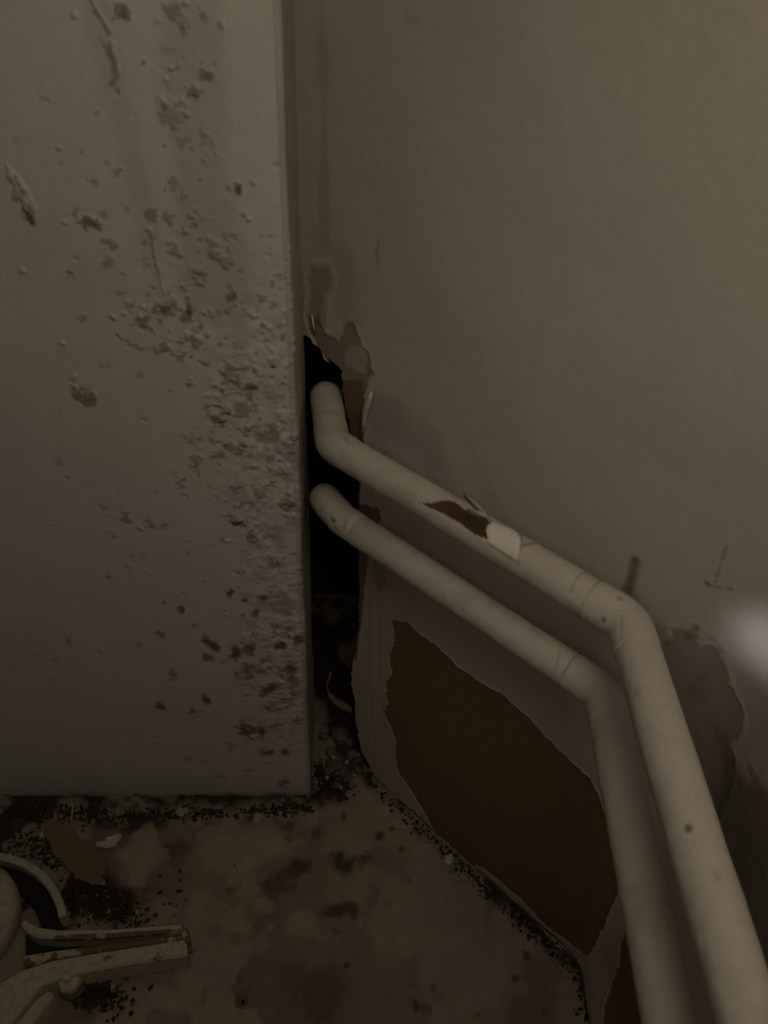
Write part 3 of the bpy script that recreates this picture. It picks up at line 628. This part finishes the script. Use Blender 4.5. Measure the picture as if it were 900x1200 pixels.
# rubble in the gap and grit
def chunk(px, py, z, s, seed, mt=M_rubble):
    r_ = random.Random(seed); bm = bmesh.new(); bmesh.ops.create_icosphere(bm, subdivisions=2, radius=1)
    k = [Vector((r_.uniform(-1, 1), r_.uniform(-1, 1), r_.uniform(-1, 1))).normalized() for _ in range(7)]
    for q in bm.verts:
        d = q.co.normalized(); m_ = min([1] + [.72 / max(.3, d.dot(kk)) for kk in k if d.dot(kk) > .72]); q.co = d * m_
        q.co = Vector((q.co.x * s[0], q.co.y * s[1], q.co.z * s[2]))
    me = bpy.data.meshes.new('rubble_chunk'); bm.to_mesh(me); bm.free(); me.materials.append(mt)
    o = bpy.data.objects.new('rubble_chunk', me); sc.collection.objects.link(o); p = hit_floor(px, py, z); o.location = tuple(p); o.rotation_euler = (r_.uniform(-.3, .3), r_.uniform(-.3, .3), r_.uniform(0, 3)); return o
tag(chunk(399, 862, .016, (.013, .011, .009), 1), 'largest rounded plaster lump blocking the bottom of the gap', 'rubble', 'plaster rubble in the gap')
for i, (x, y, z) in enumerate([(391, 893, .009), (406, 898, .008), (383, 915, .005), (415, 912, .004), (398, 879, .013), (420, 889, .006), (400, 925, .003)]):
    tag(flake(x, y, .005, .004, i * .9, .3, M_flake2, 60 + i, z=z, tilt=.4), 'small pale chip on the rubble heap in the gap', 'paint chip', 'pale chips on the rubble in the gap')
for i, (x, y, z, s) in enumerate([(388, 880, .010, .007), (412, 884, .008, .008), (384, 903, .004, .006), (402, 905, .005, .007), (420, 902, .004, .005), (380, 862, .014, .006), (394, 920, .003, .005), (408, 870, .015, .006), (376, 892, .006, .004)]):
    tag(chunk(x, y, z, (s, s * .8, s * .7), 20 + i), 'small dark plaster lump heaped in the gap beside the left wall', 'rubble', 'plaster rubble in the gap')
# curled strip lost in the gap
g0 = np.array([-.035, .50, .06])
def gp(x, y, yy): r = ray(x, y); return CAM + r * (yy / r[1])
tag(ribbon('curled_strip', [gp(388, 788, .478), gp(383, 800, .475), gp(385, 812, .470), gp(392, 821, .467), gp(402, 827, .465), (gp(412, 832, .463))], [.003, .0055, .006, .007, .008, .006], (0, .8, .6), M_rubble), 'dim curled strip of paint hanging inside the dark gap', 'paint strip')

# loose dirt: nobody could count the grains
def grains(name, spots, n, seed, mt, smin, smax):
    r_ = np.random.RandomState(seed); oc = np.array([(1, 0, 0), (-1, 0, 0), (0, 1, 0), (0, -1, 0), (0, 0, 1), (0, 0, -1)], float)
    fc = np.array([(0, 2, 4), (2, 1, 4), (1, 3, 4), (3, 0, 4), (2, 0, 5), (1, 2, 5), (3, 1, 5), (0, 3, 5)]); V = []; Fc = []
    tot = sum(s[-1] for s in spots); k = 0
    for (xa, ya, xb, yb, wd, wt) in spots:
        for i in range(int(n * wt / tot)):
            t = r_.rand(); x = xa + (xb - xa) * t + r_.randn() * wd; y = ya + (yb - ya) * t + r_.randn() * wd * .6
            p = hit_floor(x, y); 
            if p[1] > YP - .001 and p[0] < XP + .001: continue
            if N1 @ p > D1 - .002 or p[0] > XC - .002: continue
            s = smin + (smax - smin) * r_.rand() ** 2.5
            V.append(oc * s * (.5 + r_.rand(6, 3)) + np.array([p[0], p[1], s * .4 + .0005])); Fc.append(fc + 6 * k); k += 1
    V = np.concatenate(V); Fc = np.concatenate(Fc); me = bpy.data.meshes.new(name); me.from_pydata(V.tolist(), [], Fc.tolist()); me.materials.append(mt)
    o = bpy.data.objects.new(name, me); sc.collection.objects.link(o); return o
tag(grains('dark_dirt', [(0, 948, 140, 950, 14, 5), (130, 955, 365, 948, 7, 5), (372, 900, 400, 930, 9, 3), (430, 905, 690, 1150, 7, 5), (690, 1130, 700, 1200, 9, 2), (60, 1050, 150, 1072, 15, 4), (100, 1160, 130, 1175, 14, 2), (20, 980, 60, 1010, 16, 2)], 7000, 5, M_dirt, .0004, .0024), 'crumbly black dirt gathered along the foot of both walls', 'dirt', kind='stuff')
tag(grains('pale_grit', [(0, 960, 370, 955, 14, 3), (380, 880, 440, 920, 14, 2), (440, 930, 690, 1150, 12, 2), (100, 1050, 400, 1190, 70, 1.2), (60, 1050, 150, 1072, 18, 2)], 420, 8, M_flake2, .0004, .0014), 'fine pale grit scattered over the floor', 'grit', kind='stuff')

# ------------------------------------------------------------------ rusty enamelled metal base, bottom left
def prism(name, pxs, z0, z1, mt, parent, bev=.0012, rust_top=0.0, planez=None):
    """outline on the plane z1 as seen, extruded down to z0"""
    pts = [hit_floor(x, y, z1) for x, y in pxs]; bm = bmesh.new()
    t = [bm.verts.new((p[0], p[1], z1)) for p in pts]; f = bm.faces.new(t)
    if f.normal.z < 0: f.normal_flip()
    bm.normal_update()
    r = bmesh.ops.extrude_face_region(bm, geom=[f]); 
    for q in r['geom']:
        if isinstance(q, bmesh.types.BMVert): q.co.z = z0
    bmesh.ops.recalc_face_normals(bm, faces=bm.faces)
    bmesh.ops.bevel(bm, geom=list(bm.edges), offset=bev, segments=2, affect='EDGES', clamp_overlap=True)
    bmesh.ops.triangulate(bm, faces=[f for f in bm.faces if len(f.verts) > 4])
    me = bpy.data.meshes.new(name); bm.to_mesh(me); bm.free(); me.materials.append(mt)
    o = bpy.data.objects.new(name, me); sc.collection.objects.link(o)
    if parent: reparent(o, parent)
    return o
c0 = hit_floor(-20, 1085, 0)
st = thing('metal_stand_base', 'cream enamelled rusty metal stand base with an arm and nut', 'stand base', (c0[0], c0[1], 0))
ZA = .030
# main arm: tall front side wall, and the lower rusty flange
prism('arm', [(24, 1138), (60, 1126), (110, 1117), (214, 1100), (218, 1103), (220, 1120), (150, 1130), (100, 1139), (66, 1148), (44, 1160), (26, 1182), (0, 1215), (-40, 1262), (-75, 1230), (-20, 1170), (0, 1152)], .003, ZA, M_metal, st)
prism('rusty_flange', [(28, 1120), (60, 1115), (130, 1106), (212, 1096), (213, 1101), (130, 1113), (70, 1122), (30, 1133)], ZA - .006, ZA + .002, M_rusty, st, .0006)
prism('upper_rail', [(27, 1077), (34, 1081), (46, 1087), (70, 1090), (130, 1089), (212, 1083), (216, 1087), (214, 1093), (130, 1098), (66, 1100), (42, 1098), (29, 1090), (24, 1082)], .010, ZA, M_metal, st)
prism('rail_rust', [(60, 1096), (130, 1093), (212, 1088), (213, 1092), (130, 1099), (62, 1101)], ZA - .004, ZA + .0008, M_rusty, st, .0004)
prism('end_cap', [(211, 1083), (219, 1085), (222, 1104), (214, 1106)], .004, ZA - .001, M_rusty, st, .0006)
prism('web', [(30, 1095), (212, 1090), (213, 1100), (30, 1125)], .002, .012, M_black, st, .0004)  # black channel floor stands in for the shaded slot
# outer ring, black band standing in for the dark gap, and hub
def arcband(name, cx, cy, r0, r1, a0, a1, z0, z1, mt, n=40):
    bm = bmesh.new(); prof = [(r0, z0), (r1, z0), (r1, z1 - .001), (r1 - .001, z1), (r0 + .001, z1), (r0, z1 - .001)]; rows = []
    for i in range(n + 1):
        a = a0 + (a1 - a0) * i / n; rows.append([bm.verts.new((cx + math.cos(a) * r, cy + math.sin(a) * r, z)) for r, z in prof])
    for i in range(n):
        for j in range(6): bm.faces.new((rows[i][j], rows[i][(j + 1) % 6], rows[i + 1][(j + 1) % 6], rows[i + 1][j]))
    bm.faces.new(rows[0]); bm.faces.new(rows[-1][::-1]); bmesh.ops.recalc_face_normals(bm, faces=bm.faces)
    for f in bm.faces: f.smooth = False
    me = bpy.data.meshes.new(name); bm.to_mesh(me); bm.free(); me.materials.append(mt)
    o = bpy.data.objects.new(name, me); sc.collection.objects.link(o); reparent(o, st); return o
pA, pB, pC = [hit_floor(*q, .020)[:2] for q in [(0, 1003), (42, 1020), (70, 1060)]]
def circ(a, b, c):
    A = 2 * np.array([b - a, c - a]); bb = np.array([b @ b - a @ a, c @ c - a @ a]); o = np.linalg.solve(A, bb); return o, np.linalg.norm(a - o)
oc_, orad = circ(pA, pB, pC)
aC = math.atan2(pC[1] - oc_[1], pC[0] - oc_[0])
arcband('outer_ring', oc_[0], oc_[1], orad - .0035, orad + .0035, aC - .12, aC + 2.6, .001, .020, M_metal)
arcband('dark_gap_band', oc_[0], oc_[1], max(.004, orad - .020), orad - .0035, aC - .45, aC + 2.6, .001, .008, M_black)
# hub: a turned body standing left of the arm
def lathe(name, cx, cy, prof, mt, parent, n=48):
    bm = bmesh.new(); rows = [[bm.verts.new((cx + math.cos(2 * math.pi * i / n) * r, cy + math.sin(2 * math.pi * i / n) * r, z)) for i in range(n)] for r, z in prof]
    for a, b in zip(rows[:-1], rows[1:]):
        for i in range(n): bm.faces.new((a[i], a[(i + 1) % n], b[(i + 1) % n], b[i]))
    bm.faces.new(rows[0][::-1]); bm.faces.new(rows[-1]); bmesh.ops.recalc_face_normals(bm, faces=bm.faces)
    for f in bm.faces: f.smooth = True
    me = bpy.data.meshes.new(name); bm.to_mesh(me); bm.free(); me.materials.append(mt)
    o = bpy.data.objects.new(name, me); sc.collection.objects.link(o); reparent(o, parent); return o
hc = hit_floor(-52, 1082, .015); hr = abs(hit_floor(20, 1080, .015)[0] - hc[0])
lathe('hub', hc[0], hc[1], [(hr * .96, .001), (hr, .006), (hr, .020), (hr * .95, .027), (hr * .8, .031), (hr * .3, .033)], M_metal, st)
# hexagon nut with its washer on the arm
nc = hit_floor(82, 1150, .020)
nb = lathe('nut', nc[0], nc[1], [(.0098, .010), (.0102, .022), (.0088, .0255), (.0045, .026)], M_metal, st, 6)
lathe('bolt_tip', nc[0] - .001, nc[1] + .001, [(.0045, .022), (.0045, .0290), (.003, .031)], M_metal, st, 16)
lathe('washer', nc[0], nc[1], [(.0105, .006), (.0105, .010), (.0095, .011)], M_rust, st, 28)
prism('brace', [(56, 1160), (64, 1166), (50, 1184), (28, 1215), (0, 1250), (-14, 1240), (20, 1198), (40, 1174)], .002, .022, M_metal, st)

# spot added to make the cool glow on the right wall at the border
g = wall_point(*hit_wall(952, 812)); gg = np.array(g)
spo.location = tuple(gg + np.array([-.03, -.13, .03]))
spo.rotation_euler = (Vector(gg) - spo.location).to_track_quat('-Z', 'Y').to_euler()
bpy.data.meshes.remove(top)
